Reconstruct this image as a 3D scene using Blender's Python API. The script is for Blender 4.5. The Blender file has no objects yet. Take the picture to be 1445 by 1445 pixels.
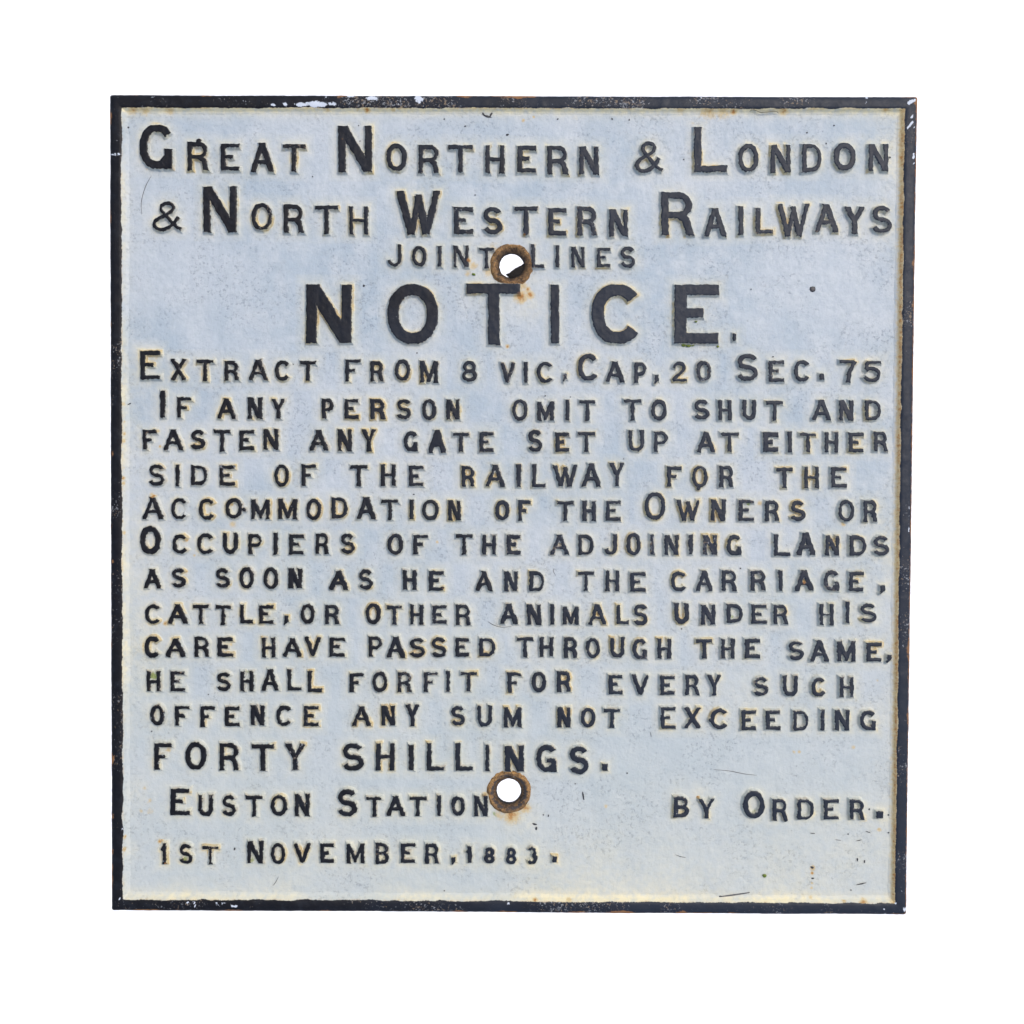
import bpy, math, random
import numpy as np
from mathutils import Matrix, Vector

# ------------------------------------------------------------------ camera, sky, sun, exposure
S = 0.0006            # metres per unit of the sign (1 unit = 0.6 mm)
F = 1517.0            # focal length in the same units
W = 1445.0
TA, TB = -0.022, 0.004
RX = np.array([[1, 0, 0], [0, math.cos(TA), -math.sin(TA)], [0, math.sin(TA), math.cos(TA)]])
RY = np.array([[math.cos(TB), 0, math.sin(TB)], [0, 1, 0], [-math.sin(TB), 0, math.cos(TB)]])
ROT = RX @ RY
CAM = -(ROT @ np.array([0, 0, -1.0])) * F * S

scene = bpy.context.scene
cam_data = bpy.data.cameras.new('camera')
cam = bpy.data.objects.new('camera', cam_data)
scene.collection.objects.link(cam)
m = Matrix([list(r) for r in ROT]).to_4x4()
m.translation = Vector(CAM)
cam.matrix_world = m
cam_data.sensor_width = 36.0
cam_data.sensor_height = 36.0
cam_data.lens = 36.0 * F / W
cam_data.clip_start = 0.01
cam_data.clip_end = 500.0
scene.camera = cam

SUN_EL = math.radians(60)
SUN_DIR = Vector((math.cos(SUN_EL) * 0.78, math.cos(SUN_EL) * 0.62, math.sin(SUN_EL))).normalized()
world = bpy.data.worlds.new('World')
scene.world = world
world.use_nodes = True
wn = world.node_tree
sky = wn.nodes.new('ShaderNodeTexSky')
sky.sky_type = 'NISHITA'
sky.sun_disc = False
sky.sun_elevation = SUN_EL
sky.sun_rotation = math.atan2(SUN_DIR.x, SUN_DIR.y)
sky.dust_density = 3.0
bg = wn.nodes['Background']
bg.inputs['Strength'].default_value = 0.15
wn.links.new(sky.outputs[0], bg.inputs['Color'])

sd = bpy.data.lights.new('sun', 'SUN')
sd.energy = 1.35
sd.angle = math.radians(30)
sd.color = (1.0, 0.93, 0.84)
sun = bpy.data.objects.new('sun', sd)
scene.collection.objects.link(sun)
sun.rotation_euler = SUN_DIR.to_track_quat('Z', 'Y').to_euler()

scene.view_settings.view_transform = 'Standard'
scene.view_settings.look = 'None'
scene.view_settings.gamma = 1.0
scene.view_settings.exposure = 0.53

# ------------------------------------------------------------------ helpers
rng = np.random.RandomState(7)
random.seed(7)


def on_sign(u, v, h=0.0):
    """measured sign coordinates (right, down) at height h above the casting -> metres"""
    u = np.asarray(u, float)
    v = np.asarray(v, float)
    d = np.stack([(u - W / 2) / F, -(v - W / 2) / F, -np.ones_like(u)], -1) @ ROT.T
    t = (h * S - CAM[2]) / d[..., 2]
    return CAM[0] + d[..., 0] * t, CAM[1] + d[..., 1] * t


N = 1445


def field(wave, seed, octaves=1):
    out = np.zeros((N, N), np.float32)
    amp, tot = 1.0, 0.0
    for o in range(octaves):
        r = np.random.RandomState(seed * 31 + o)
        wv = wave / 2 ** o
        k = int(N / wv) + 3
        g = r.rand(k, k).astype(np.float32) * 2 - 1
        x = np.arange(N) / wv
        i = x.astype(int)
        f = (x - i).astype(np.float32)
        f = f * f * (3 - 2 * f)
        a = g[i][:, i] * (1 - f)[None, :] + g[i][:, i + 1] * f[None, :]
        b = g[i + 1][:, i] * (1 - f)[None, :] + g[i + 1][:, i + 1] * f[None, :]
        out += amp * (a * (1 - f)[:, None] + b * f[:, None])
        tot += amp
        amp *= 0.5
    return out / tot


F2 = field(2.2, 1)
F4 = field(4.5, 2)
F9 = field(9, 3)
F14 = field(14, 4, 2)
F40 = field(45, 5, 2)
F90 = field(100, 6, 2)
F25 = field(24, 8, 2)


def samp(fld, u, v):
    i = np.clip(np.rint(v).astype(int), 0, N - 1)
    j = np.clip(np.rint(u).astype(int), 0, N - 1)
    return fld[i, j]


# rust, cream and green patches: x, y, radius, strength
RUST = [(738, 404, 8, .55), (745, 408, 4, .8), (735, 418, 9, .9), (690, 405, 5, .5), (748, 416, 6, .9), (737, 425, 5, .6), (660, 386, 5, .5), (668, 375, 6, .6), (661, 367, 4, .9), (662, 408, 6, .5),
        (696, 349, 7, .4), (690, 384, 8, .5), (722, 1150, 12, .8), (741, 1140, 8, .8), (705, 1150, 8, .5), (684, 1122, 5, .7), (716, 489, 3, .9),
        (1272, 222, 4, 1), (1272, 226, 4, .8), (1270, 205, 4, .6), (1262, 1235, 3, 1), (1260, 1180, 4, .7), (1263, 1215, 4, .6), (1250, 154, 5, .8),
        (518, 155, 5, .9), (505, 154, 3, .6), (462, 155, 4, .6), (555, 154, 4, .6), (188, 154, 8, .7), (205, 155, 8, .6), (240, 155, 7, .6),
        (1035, 157, 6, .8), (1000, 155, 14, .6), (1020, 155, 14, .5), (1106, 156, 8, .7), (960, 154, 8, .5), (174, 675, 2.5, 1), (174, 682, 2.5, .9), (174, 660, 2, .6),
        (175, 612, 3, .8), (174, 622, 3, .8), (175, 595, 2.5, .6), (174, 570, 3, .6), (175, 752, 3, .7), (173, 735, 2, .5), (176, 1181, 3, .9), (175, 1198, 3, .9), (174, 1220, 2, .5),
        (755, 1270, 4, .9), (803, 1270, 4, .7), (1218, 1274, 6, .9), (1191, 1272, 3, .7), (215, 700, 4, .9), (216, 850, 3, .3), (293, 513, 2, .4),
        (226, 1187, 3, .9), (233, 1219, 2.5, .9), (234, 1203, 2, .4), (329, 740, 5, .5), (326, 712, 2, .8), (262, 762, 4, .7), (274, 784, 2, .7), (617, 765, 2.2, .8),
        (1072, 710, 4, .6), (1190, 740, 3, .7), (1194, 1222, 3, .0), (1147, 1225, 4, .8), (1146, 1232, 2.5, .9), (1146, 1246, 2, .6), (1145, 1253, 2, .7), (1144, 1266, 3, .6), (1241, 1171, 3, .7), (986, 1126, 3, .8), (988, 1133, 4, .4),
        (1135, 822, 4, .8), (1068, 810, 5, .35), (220, 505, 3, .4), (482, 196, 4, .6), (481, 240, 4, .5), (237, 225, 3, .5), (207, 238, 3, .3), (204, 1112, 3, .5), (199, 1145, 3, .5),
        (211, 1130, 4, .45), (212, 1145, 5, .4), (1120, 1061, 2.5, .6), (1128, 1061, 2.5, .7), (1204, 1055, 3, .6), (943, 333, 3, .8), (966, 333, 3, .5), (740, 331, 3, .8),
        (855, 1138, 3, .5), (233, 880, 3, .8), (325, 910, 3, .6), (625, 830, 3, .7), (262, 807, 3, .6), (237, 1058, 5, .5), (1080, 955, 2, .4), (1238, 960, 2, .5),
        (739, 170, 2.5, .8), (753, 165, 2, .7), (812, 166, 5, .35), (977, 174, 3, .4), (193, 240, 5, .12), (226, 630, 2, .9), (221, 608, 3, .6)]
CREAM = [(722, 395, 40, .8), (690, 400, 35, .7), (745, 430, 22, .7), (735, 1150, 24, .8), (717, 1130, 36, .5), (700, 420, 20, .5), (660, 370, 14, .6), (960, 1120, 25, .45),
         (985, 1120, 16, .7), (1060, 980, 40, .45), (1160, 800, 40, .25), (1100, 1260, 160, .3), (240, 1125, 60, .25), (195, 1120, 30, .45), (180, 1200, 14, .5),
         (1000, 980, 30, .3), (900, 1250, 120, .35), (400, 1260, 120, .35), (340, 1140, 60, .2), (1020, 1225, 60, .25), (980, 800, 40, .3), (390, 810, 40, .25), (712, 500, 14, .4)]
GREEN = [(216, 954, 5, 1), (965, 487, 3, 1), (1079, 1236, 3, 1), (354, 1215, 5, .6), (233, 1213, 3, .7), (260, 1214, 4, .7), (348, 949, 4, .4), (380, 907, 4, .4), (1034, 871, 3, .6),
         (1102, 861, 3, .5), (343, 765, 5, .35), (322, 757, 4, .3), (415, 1058, 4, .3), (372, 870, 5, .3), (1065, 1145, 5, .45), (435, 158, 3, .4), (697, 1148, 4, .6), (1057, 711, 3, .8),
         (700, 1152, 2, .6), (287, 1134, 4, .3)]


def splat(items, u, v):
    out = np.zeros_like(u)
    for (x, y, r, s) in items:
        R = 3.2 * r
        k = (np.abs(u - x) < R) & (np.abs(v - y) < R)
        if k.any():
            out[k] = np.maximum(out[k], s * np.exp(-((u[k] - x) ** 2 + (v[k] - y) ** 2) / (r * r) / 1.2))
    return out


# outline of the rim, measured (clockwise from top left); outer edge, inner top edge, foot of the slope
OUTER = np.array([(155.2, 134.2), (1294.2, 137.2), (1278.6, 1290.4), (157.8, 1284.3)])
INNER = np.array([(171.0, 151.8), (1277.2, 153.2), (1263.4, 1275.0), (173.4, 1269.3)])
FOOT = np.array([(179.0, 158.5), (1268.0, 159.8), (1255.5, 1267.0), (181.0, 1260.5)])
HR = 7.0      # height of the rim
HL = 6.6      # height of the letters
BACK = -9.0


def edge_dist(poly, u, v):
    """signed distance to the four sides, positive inside; returns the four distances"""
    ds = []
    for i in range(4):
        a, b = poly[i], poly[(i + 1) % 4]
        t = (b - a) / np.linalg.norm(b - a)
        ds.append((v - a[1]) * t[0] - (u - a[0]) * t[1])
    return ds


# ------------------------------------------------------------------ letters: signed distance drawing
def arc(cx, cy, rx, ry, a0, a1, n=22, p=1.0):
    out = []
    for i in range(n + 1):
        a = math.radians(a0 + (a1 - a0) * i / n)
        c, s = math.cos(a), math.sin(a)
        out.append((cx + rx * math.copysign(abs(c) ** p, c), cy + ry * math.copysign(abs(s) ** p, s)))
    return out


def spline(pts, n=7):
    out = []
    P = [pts[0]] + list(pts) + [pts[-1]]
    for i in range(1, len(P) - 2):
        for k in range(n):
            t = k / n
            q = []
            for d in (0, 1):
                a, b, c, e = P[i - 1][d], P[i][d], P[i + 1][d], P[i + 2][d]
                q.append(0.5 * (2 * b + (c - a) * t + (2 * a - 5 * b + 4 * c - e) * t * t + (3 * b - a - 3 * c + e) * t ** 3))
            out.append(tuple(q))
    out.append(pts[-1])
    return out


# every stroke: (kind, width factor, points); kind 'b' = butt ended, 'r' = round ended
E_ = 0.35
G = {
    'A': [('b', 1, [(.54, -.15), (-.06, 1.15)]), ('b', 1.15, [(.46, -.15), (1.06, 1.15)]), ('b', .85, [(.18, .68), (.82, .68)])],
    'B': [('b', 1, [(0, -E_), (0, 1 + E_)]), ('b', .85, [(0, 0), (.5, 0)] + arc(.5, .24, .42, .24, -90, 90, 12) + [(0, .48)]),
          ('b', .9, [(0, .48), (.5, .48)] + arc(.52, .74, .48, .26, -90, 90, 12) + [(0, 1)])],
    'C': [('b', 1, arc(.52, .5, .52, .5, -38, -322, 30, .92))],
    'G': [('b', 1, arc(.52, .5, .52, .5, -38, -300, 30, .92)), ('b', 1.05, [(.97, .56), (.97, 1 + E_)]), ('b', .8, [(.72, .92), (.97, .72)])],
    'Q': [('b', 1, arc(.52, .5, .52, .5, -38, -330, 30, .92)), ('b', 1, [(.97, .6), (.97, 1 + E_)]), ('b', .8, [(.5, .6), (1.1, .6)])],
    'D': [('b', 1, [(0, -E_), (0, 1 + E_)]), ('b', .85, [(0, 0)] + arc(.42, .5, .58, .5, -90, 90, 22, .85) + [(0, 1)])],
    'E': [('b', 1.08, [(0, -E_), (0, 1 + E_)]), ('b', .85, [(0, 0), (1 + E_, 0)]), ('b', .82, [(0, .48), (.72, .48)]), ('b', .85, [(0, 1), (1 + E_, 1)])],
    'F': [('b', 1.05, [(0, -E_), (0, 1 + E_)]), ('b', .85, [(0, 0), (1 + E_, 0)]), ('b', .8, [(0, .5), (.7, .5)])],
    'H': [('b', 1, [(0, -E_), (0, 1 + E_)]), ('b', 1, [(1, -E_), (1, 1 + E_)]), ('b', .8, [(0, .5), (1, .5)])],
    'I': [('b', 1, [(.5, -E_), (.5, 1 + E_)])],
    'J': [('b', 1, [(1, -E_), (1, .7)] + arc(.5, .7, .5, .3, 0, 150, 14) + [(.02, .72)])],
    'L': [('b', 1, [(0, -E_), (0, 1 + E_)]), ('b', .85, [(0, 1), (1 + E_, 1)])],
    'M': [('b', 1, [(0, -E_), (0, 1 + E_)]), ('b', 1, [(1, -E_), (1, 1 + E_)]), ('b', 1, [(-.03, -.1), (.5, .88), (1.03, -.1)]), ('r', .9, [(.5, .8), (.5, .95)])],
    'N': [('b', 1, [(0, -E_), (0, 1 + E_)]), ('b', .95, [(1, -E_), (1, 1 + E_)]), ('b', 1.25, [(-.02, -.1), (1.0, 1.06)])],
    'O': [('r', 1, arc(.5, .5, .5, .5, 0, 360, 40, .94))],
    'P': [('b', 1, [(0, -E_), (0, 1 + E_)]), ('b', .88, [(0, 0), (.5, 0)] + arc(.52, .28, .48, .28, -90, 90, 14) + [(0, .56)])],
    'R': [('b', 1, [(0, -E_), (0, 1 + E_)]), ('b', .88, [(0, 0), (.5, 0)] + arc(.52, .27, .42, .27, -90, 90, 14) + [(0, .54)]),
          ('b', 1.05, [(.55, .52), (.82, .66), (.92, .9), (1.02, 1.3)])],
    'S': [('b', 1, arc(.5, .25, .46, .25, -22, -270, 20) + arc(.5, .75, .5, .25, -80, 165, 20))],
    'T': [('b', .85, [(-E_, 0), (1 + E_, 0)]), ('b', 1, [(.5, 0), (.5, 1 + E_)])],
    'U': [('b', 1, [(0, -E_), (0, .66)] + arc(.5, .66, .5, .34, 180, 0, 16) + [(1, -E_)])],
    'V': [('b', 1.05, [(-.04, -.1), (.5, 1.02)]), ('b', .95, [(1.04, -.1), (.5, 1.02)]), ('r', .9, [(.5, .85), (.5, .98)])],
    'W': [('b', 1.1, [(-.03, -.12), (.3, 1.05)]), ('b', .9, [(.3, 1.05), (.52, .02)]), ('b', 1.1, [(.48, .02), (.72, 1.05)]), ('b', .9, [(.72, 1.05), (1.03, -.12)])],
    'X': [('b', 1.1, [(-.03, -.1), (1.03, 1.1)]), ('b', .95, [(1.03, -.1), (-.03, 1.1)])],
    'Y': [('b', 1.1, [(-.05, -.12), (.5, .55)]), ('b', .95, [(1.05, -.12), (.5, .55)]), ('b', 1.1, [(.5, .5), (.5, 1 + E_)])],
    '&': [('b', .9, spline([(1.02, .98), (.8, .85), (.35, .38), (.24, .2), (.33, .04), (.5, 0), (.66, .06), (.7, .2), (.58, .36), (.15, .58), (0, .78), (.1, .96), (.3, 1), (.52, .93), (.72, .78), (.9, .52)]))],
    '1': [('b', 1, [(.8, -E_), (.8, 1 + E_)]), ('b', .8, [(-.1, .36), (.75, .06)])],
    '2': [('b', .9, spline([(.05, .3), (.15, .1), (.5, 0), (.85, .1), (.92, .3), (.7, .52), (.3, .8), (.02, 1)])), ('b', .85, [(0, 1), (1 + E_, 1)])],
    '3': [('b', .95, arc(.48, .25, .44, .25, -160, 80, 16)), ('b', 1, arc(.5, .74, .5, .27, -80, 160, 18))],
    '5': [('b', .85, [(.15, 0), (1 + E_, 0)]), ('b', .85, [(.2, 0), (.1, .46)]), ('b', .95, spline([(.1, .46), (.4, .34), (.8, .42), (1, .66), (.85, .92), (.5, 1.02), (.12, .92), (-.02, .8)]))],
    '7': [('b', .85, [(-E_, 0), (.97, 0)]), ('b', 1.1, [(1, -.03), (.62, .5), (.42, 1.25)])],
    '8': [('r', .92, arc(.5, .25, .42, .25, 0, 360, 24)), ('r', .98, arc(.5, .75, .5, .25, 0, 360, 24))],
    '0': [('r', 1, arc(.5, .5, .5, .5, 0, 360, 40, .8))],
    '.': [('r', 1, [(.5, .5), (.5, .5)])],
    ',': [('r', 1, [(.5, .5), (.5, .5)])],
}


def letter_sdf(ch, x0, x1, y0, y1, hw, U, V, rs):
    """signed distance of a cast character whose black face spans the given box"""
    w, h = x1 - x0, y1 - y0
    if ch in '.,':
        if ch == '.':
            q = np.maximum(np.abs(U - (x0 + x1) / 2) - w / 2, np.abs(V - (y0 + y1) / 2) - h / 2)
            return q
        cy = y0 + h * .36
        d = np.maximum(np.abs(U - (x0 + x1) / 2 - .1 * w) - w * .4, np.abs(V - cy) - h * .36)
        ax, ay, bx, by = x0 + w * .72, y0 + h * .5, x0 + w * .22, y1
        t = np.clip(((U - ax) * (bx - ax) + (V - ay) * (by - ay)) / ((bx - ax) ** 2 + (by - ay) ** 2), 0, 1)
        d2 = np.hypot(U - ax - t * (bx - ax), V - ay - t * (by - ay)) - (w * .3) * (1 - .55 * t)
        return np.minimum(d, d2)
    hx = min(hw, w / 2)
    hy = min(hw * .87, h / 2)
    res = np.full(U.shape, 99.0)
    for kind, wf, pts in G[ch]:
        P = np.array([(x0 + hx + p[0] * (w - 2 * hx), y0 + hy + p[1] * (h - 2 * hy)) for p in pts])
        r = hw * wf if w > hw * 2.2 else w / 2
        best = np.full(U.shape, 99.0)
        n = len(P)
        L = 0
        straight = n == 2
        for i in range(n - 1):
            a, b = P[i], P[i + 1]
            dx, dy = b - a
            ll = dx * dx + dy * dy + 1e-6
            t = ((U - a[0]) * dx + (V - a[1]) * dy) / ll
            tc = np.clip(t, 0, 1)
            d = np.hypot(U - a[0] - tc * dx, V - a[1] - tc * dy) - r
            best = np.minimum(best, d)
        if kind == 'b':
            a, b = P[0], P[1]
            e = (a - b) / (np.linalg.norm(b - a) + 1e-6)
            if straight or n > 2:
                near = np.hypot(U - a[0], V - a[1]) < r * 2.2
                best = np.where(near, np.maximum(best, (U - a[0]) * e[0] + (V - a[1]) * e[1]), best)
                a, b = P[-1], P[-2]
                e = (a - b) / (np.linalg.norm(b - a) + 1e-6)
                near = np.hypot(U - a[0], V - a[1]) < r * 2.2
                best = np.where(near, np.maximum(best, (U - a[0]) * e[0] + (V - a[1]) * e[1]), best)
        res = np.minimum(res, best)
    # slight flare where strokes run out to the top, foot or sides, then trim to the box
    ed = np.minimum(np.minimum(V - y0, y1 - V), np.minimum(U - x0, x1 - U) + 2)
    if ch in 'AEFHIKLMNPRTUVWXY17':
        res = res - 0.55 * np.exp(-np.clip(ed, 0, 9) / 2.0)
    box = np.maximum(np.maximum(x0 - U, U - x1), np.maximum(y0 - V, V - y1)) - .15
    out = np.maximum(res, box)
    # true distance outside the trimmed corners is near enough
    return out


# ---- the inscription, as measured: origin x, y, scale of the survey sheet; then lines of characters with
# left, right, top and bottom of each black face
K = 360 / 1445
SURVEY = [
 (180, 160, K, 7, "G65,258,62,312,11;R338,460,160,322;E527,633,170,322;A697,825,165,330;T875,1008,172,328;N1193,1385,68,332,10|"
  "&140,312,497,668,6;N427,618,413,672,10;O700,820,508,662,6;R883,1000,515,675;T1060,1193,520,682;H1255,1362,525,685,6"),
 (540, 160, K, 7, "O18,138,170,325;R203,323,178,338;T373,510,177,332;H580,690,178,338;E762,868,182,333;R932,1053,182,343;N1113,1225,185,345|"
  "W80,325,438,690,10;E403,510,530,682;S567,678,530,683;T747,877,527,688;E937,1040,535,690;R1103,1217,527,690;N1283,1390,543,698"),
 (900, 160, 400/1445, 7, "&-16,134,142,302,6;L287,456,68,298,10.5;O510,617,155,298;N678,780,158,300;D838,940,155,298;O998,1112,150,290,7.5;N1177,1278,155,293|"
  "R120,288,400,620,10.5;A338,452,483,627;I512,540,472,620;L600,692,480,613;W713,875,460,628;A903,1022,462,605;Y1057,1157,475,613;S1195,1297,470,610"),
 (400, 330, K, 5, "J587,668,58,185;O728,810,68,183;I873,897,68,187;N962,1048,65,187;T1107,1195,78,192|N128,388,285,617,15;O587,877,285,622,15.5;T1038,1343,282,628,15.5"),
 (700, 330, K, 5, "L200,273,58,190;I338,358,65,187;N427,502,72,187;E572,648,78,187;S702,788,72,190|I310,358,287,620,12;C540,825,285,620,16.5;E1010,1262,287,620,17;.1342,1363,563,607"),
 (180, 490, K, 5.8, "E70,185,20,182,7;X243,333,65,187;T390,488,70,190;R548,632,78,188;A685,793,68,187;C832,922,75,190;T975,1067,77,190;F1233,1320,68,193;R1375,1450,78,193|"
  "I183,212,245,400,7;F280,365,283,400;A507,613,288,405;N680,762,285,405;Y815,893,290,405;P1100,1168,290,405;E1228,1308,293,405;R1375,1460,293,408|"
  "F85,165,468,580;A203,313,465,582;S355,440,467,578;T487,583,467,592;E632,715,470,582;N768,855,463,580;A1030,1135,470,585;N1190,1270,465,588;Y1328,1407,465,590"),
 (540, 490, K, 5.6, "O67,157,70,190;M212,313,77,200;8448,535,75,195;V667,752,83,202;I800,822,83,202;C873,968,83,200;,1015,1045,147,195;C1105,1222,37,190,7;A1263,1370,80,197;P1425,1495,86,202|"
  "S78,162,293,408;O222,303,295,412;N360,437,293,410;O733,820,295,415,5;M875,970,308,415;I1037,1057,298,415;T1115,1205,300,415;T1367,1467,295,415|"
  "G118,200,477,588;A258,358,467,598,6.6;T397,490,483,592;E548,630,480,592,6;S823,905,467,592;E978,1057,483,592,6.2;T1107,1203,480,592;U1393,1480,470,590"),
 (900, 490, K, 5.6, ",90,118,155,205;2190,280,80,195;0332,417,77,192;S562,682,37,190,6.8;E742,830,75,195;C885,977,72,193;.1030,1057,148,183;71145,1242,72,200;51275,1380,75,195|"
  "O75,165,297,413;S317,408,297,410;H457,532,300,413;U593,672,297,410;T728,825,305,418;A988,1095,300,413;N1142,1223,300,417,6.2;D1288,1380,300,413|"
  "P92,170,478,592;A335,440,480,595;T470,570,483,593;E710,797,482,593,7.6;I850,875,478,595;T918,1012,485,595;H1060,1137,480,595;E1197,1280,485,593;R1338,1418,478,590"),
 (180, 640, K, 5.6, "S118,208,62,183;I265,298,63,187;D358,453,65,180;E520,607,67,182;O830,915,62,187;F985,1070,63,183;T1260,1358,65,185;H1435,1518,62,182|"
  "A83,200,248,372;C245,340,253,373;C402,495,255,375;O553,650,253,368;M700,805,260,372;M853,960,258,372;O1012,1097,257,375;D1155,1247,247,368;A1297,1405,247,372,6.6;T1437,1535,260,375|"
  "O67,188,412,570,8;C252,345,458,568;C392,490,453,570;U540,625,450,567;P683,763,457,570;I827,850,450,570;E915,998,460,570;R1065,1142,453,570;S1205,1288,453,567"),
 (540, 640, K, 5.6, "E148,232,70,185;R447,523,70,187;A583,692,65,187;I758,783,62,190;L847,922,62,190;W965,1102,65,187;A1130,1235,57,187;Y1287,1368,53,187|"
  "I152,175,262,372;O223,318,262,377;N370,443,265,378;O637,718,265,377;F768,838,265,382;T988,1083,270,382;H1132,1208,270,382;E1265,1347,268,380|"
  "O27,115,455,573;F173,257,460,568;T415,508,458,572;H565,642,460,573;E702,782,460,573,6.2;A950,1055,460,572;D1107,1197,460,575;J1252,1328,457,575;O1380,1463,450,577"),
 (900, 640, K, 5.6, "F167,247,73,187;O307,397,68,192;R463,545,70,190;T787,877,80,195;H943,1027,73,197;E1095,1185,78,192|"
  "O38,158,220,375,5.8;W220,352,262,382;N415,498,260,382;E572,660,262,382;R722,803,265,383;S865,952,267,382;O1135,1228,262,385;R1280,1360,265,387|"
  "I68,95,457,572;N152,232,462,575;I288,313,460,573;N370,450,462,573,6.2;G503,590,463,575;L773,863,458,578;A900,1007,448,575,6.8;N1063,1143,462,577;D1200,1297,465,578,6.4;S1335,1425,467,578"),
 (180, 790, K, 5.6, "A90,188,53,163;S248,328,47,158;S497,580,48,158;O632,715,43,163;O768,855,43,167;N910,990,48,162,6.6;A1143,1248,60,170,6.6;S1307,1390,55,168|"
  "C97,187,253,363;A228,337,250,362;T370,460,255,363;T498,583,257,367;L637,710,253,360;E743,827,257,362;,880,913,315,367;O978,1060,250,362;R1118,1200,255,365;O1347,1435,247,363|"
  "C93,187,435,555,6.6;A215,327,443,550,6.4;R378,463,437,550;E508,597,440,550;H760,837,443,553;A880,985,443,550;V1003,1095,437,550;E1143,1230,440,548;P1365,1443,435,548"),
 (540, 790, K, 5.6, "H115,192,58,170,6.2;E262,347,63,175,6.2;A527,620,63,177;N690,765,65,178;D830,918,65,178;T1105,1200,67,177;H1263,1340,60,177;E1402,1488,70,180|"
  "T22,110,258,367;H155,230,253,367;E280,360,258,363;R415,500,255,370;A665,765,250,363,6.4;N818,897,253,367;I950,973,250,367;M1020,1112,265,367;A1165,1267,253,368;L1325,1393,253,365;S1420,1502,253,370|"
  "A22,127,435,555,6.4;S153,240,443,553;S275,362,440,552;E412,490,443,548;D547,640,443,548;T760,853,438,553;H890,967,440,550;R1027,1105,440,557;O1150,1232,443,557;U1290,1370,438,555;G1415,1500,447,562"),
 (900, 790, K, 5.6, "C188,280,68,177;A330,425,60,178;R477,563,60,178;R640,727,60,175;I798,823,60,178;A890,997,60,175,6.4;G1053,1143,62,177;E1197,1280,68,178;,1368,1402,145,190|"
  "U207,290,247,362,6.2;N360,440,255,367;D503,598,250,358,6.4;E645,732,255,362;R770,853,255,365;H1030,1110,250,370;I1177,1203,235,360;S1260,1355,248,355|"
  "H112,190,447,560;T333,423,450,560;H473,550,447,560;E607,695,447,558,6.6;S852,943,460,568;A977,1083,458,577;M1130,1235,462,577,6.2;E1297,1383,470,577;,1408,1440,538,580"),
 (180, 935, K, 5.6, "H107,185,50,163;E242,323,50,165;S503,585,55,162;H637,713,50,162;A757,855,38,160;L905,985,40,158;L1020,1100,50,167;F1257,1337,60,167;O1385,1472,52,167|"
  "O127,208,240,357;F267,352,245,360;F412,493,248,365;E550,632,252,362;N698,775,243,357;C840,933,245,360;E998,1083,247,360;A1272,1378,247,360;N1438,1515,245,358|"
  "F150,250,457,607,6.8;O325,447,450,607,7.4;R520,632,457,612,6.8;T702,830,463,615,7;Y895,1005,460,610,7;S1215,1338,458,613,7.4;H1405,1512,455,612,6.6"),
 (540, 935, K, 5.6, "R85,165,53,168;F233,312,55,167;I357,382,48,168;T440,533,53,165;F707,785,57,172;O842,927,53,167;R987,1068,50,168;E1280,1360,70,180;V1413,1510,68,185|"
  "Y130,208,240,362;S387,467,247,357;U537,620,243,363;M687,787,253,368;N990,1065,253,368;O1122,1205,257,365;T1253,1347,263,370|"
  "I147,175,467,612,6.8;L250,350,455,612,6.8;L412,510,460,613,6.8;I580,605,465,615;N692,800,472,618,7.2;Q870,987,467,620,7.4;S1058,1168,473,632,7.4;.1243,1275,575,613"),
 (900, 935, K, 5.6, "E127,210,75,183;R270,350,70,185;Y395,473,70,187;S655,743,83,188;U822,907,75,190;C983,1068,85,193;H1145,1225,82,198|"
  "E130,213,253,375;X262,358,253,373;C413,513,262,377;E588,670,272,383;E725,807,272,382;D880,970,273,387;I1035,1060,267,385;N1118,1200,270,385;G1260,1352,272,383"),
 (180, 1090, K, 5.6, "E242,350,92,243,7;U400,483,127,247;S535,615,130,247;T670,765,133,252;O810,903,130,245;N947,1030,123,250;S1187,1300,97,250,7.4;T1353,1443,140,253|"
  "1183,222,400,520;S290,368,408,518,5;T423,513,420,522,4.6;N677,768,390,517;O812,893,403,518,4.8;V942,1037,402,515;E1090,1167,403,513,6;M1240,1340,405,517;B1403,1482,400,520"),
 (540, 1090, K, 5.6, "A22,125,137,247;T150,247,138,247;I308,330,132,247;O387,467,135,245;N518,595,133,250|"
  "E102,183,403,513;R240,320,405,518;,385,412,483,522;1470,507,420,515;8573,637,425,518;8697,760,427,520;3815,877,422,520;.960,988,475,512"),
 (900, 1090, K, 5.6, "B203,292,138,257,6.2;Y345,435,150,263;O597,720,107,262,7.2;R765,850,153,273;D905,1000,153,268;E1055,1140,155,267;R1203,1287,155,270;.1352,1393,220,262"),
]
CHARS = []
for (ox, oy, k, hw, txt) in SURVEY:
    for line in txt.split('|'):
        for it in line.split(';'):
            ch = it[0]
            v = [float(q) for q in it[1:].split(',')]
            hh = (v[4] if len(v) > 4 else hw) / 2
            CHARS.append((ch, ox + v[0] * k, ox + v[1] * k, oy + v[2] * k, oy + v[3] * k, hh))
print('characters', len(CHARS))

OUTD = 4.6
LEVELS = [-1.5, -0.25, 1.6, 2.7]


def z_of(d):
    return np.interp(d, [-1.5, -0.25, 1.6, 2.7, OUTD], [HL, HL - .45, 1.1, .15, -.75])


GD = np.full((N, N), 40.0, np.float32)      # distance to the nearest character everywhere


def relief(u, v):
    return samp(F14, u, v) * .42 + samp(F4, u, v) * .12 + samp(F40, u, v) * .35


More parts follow.
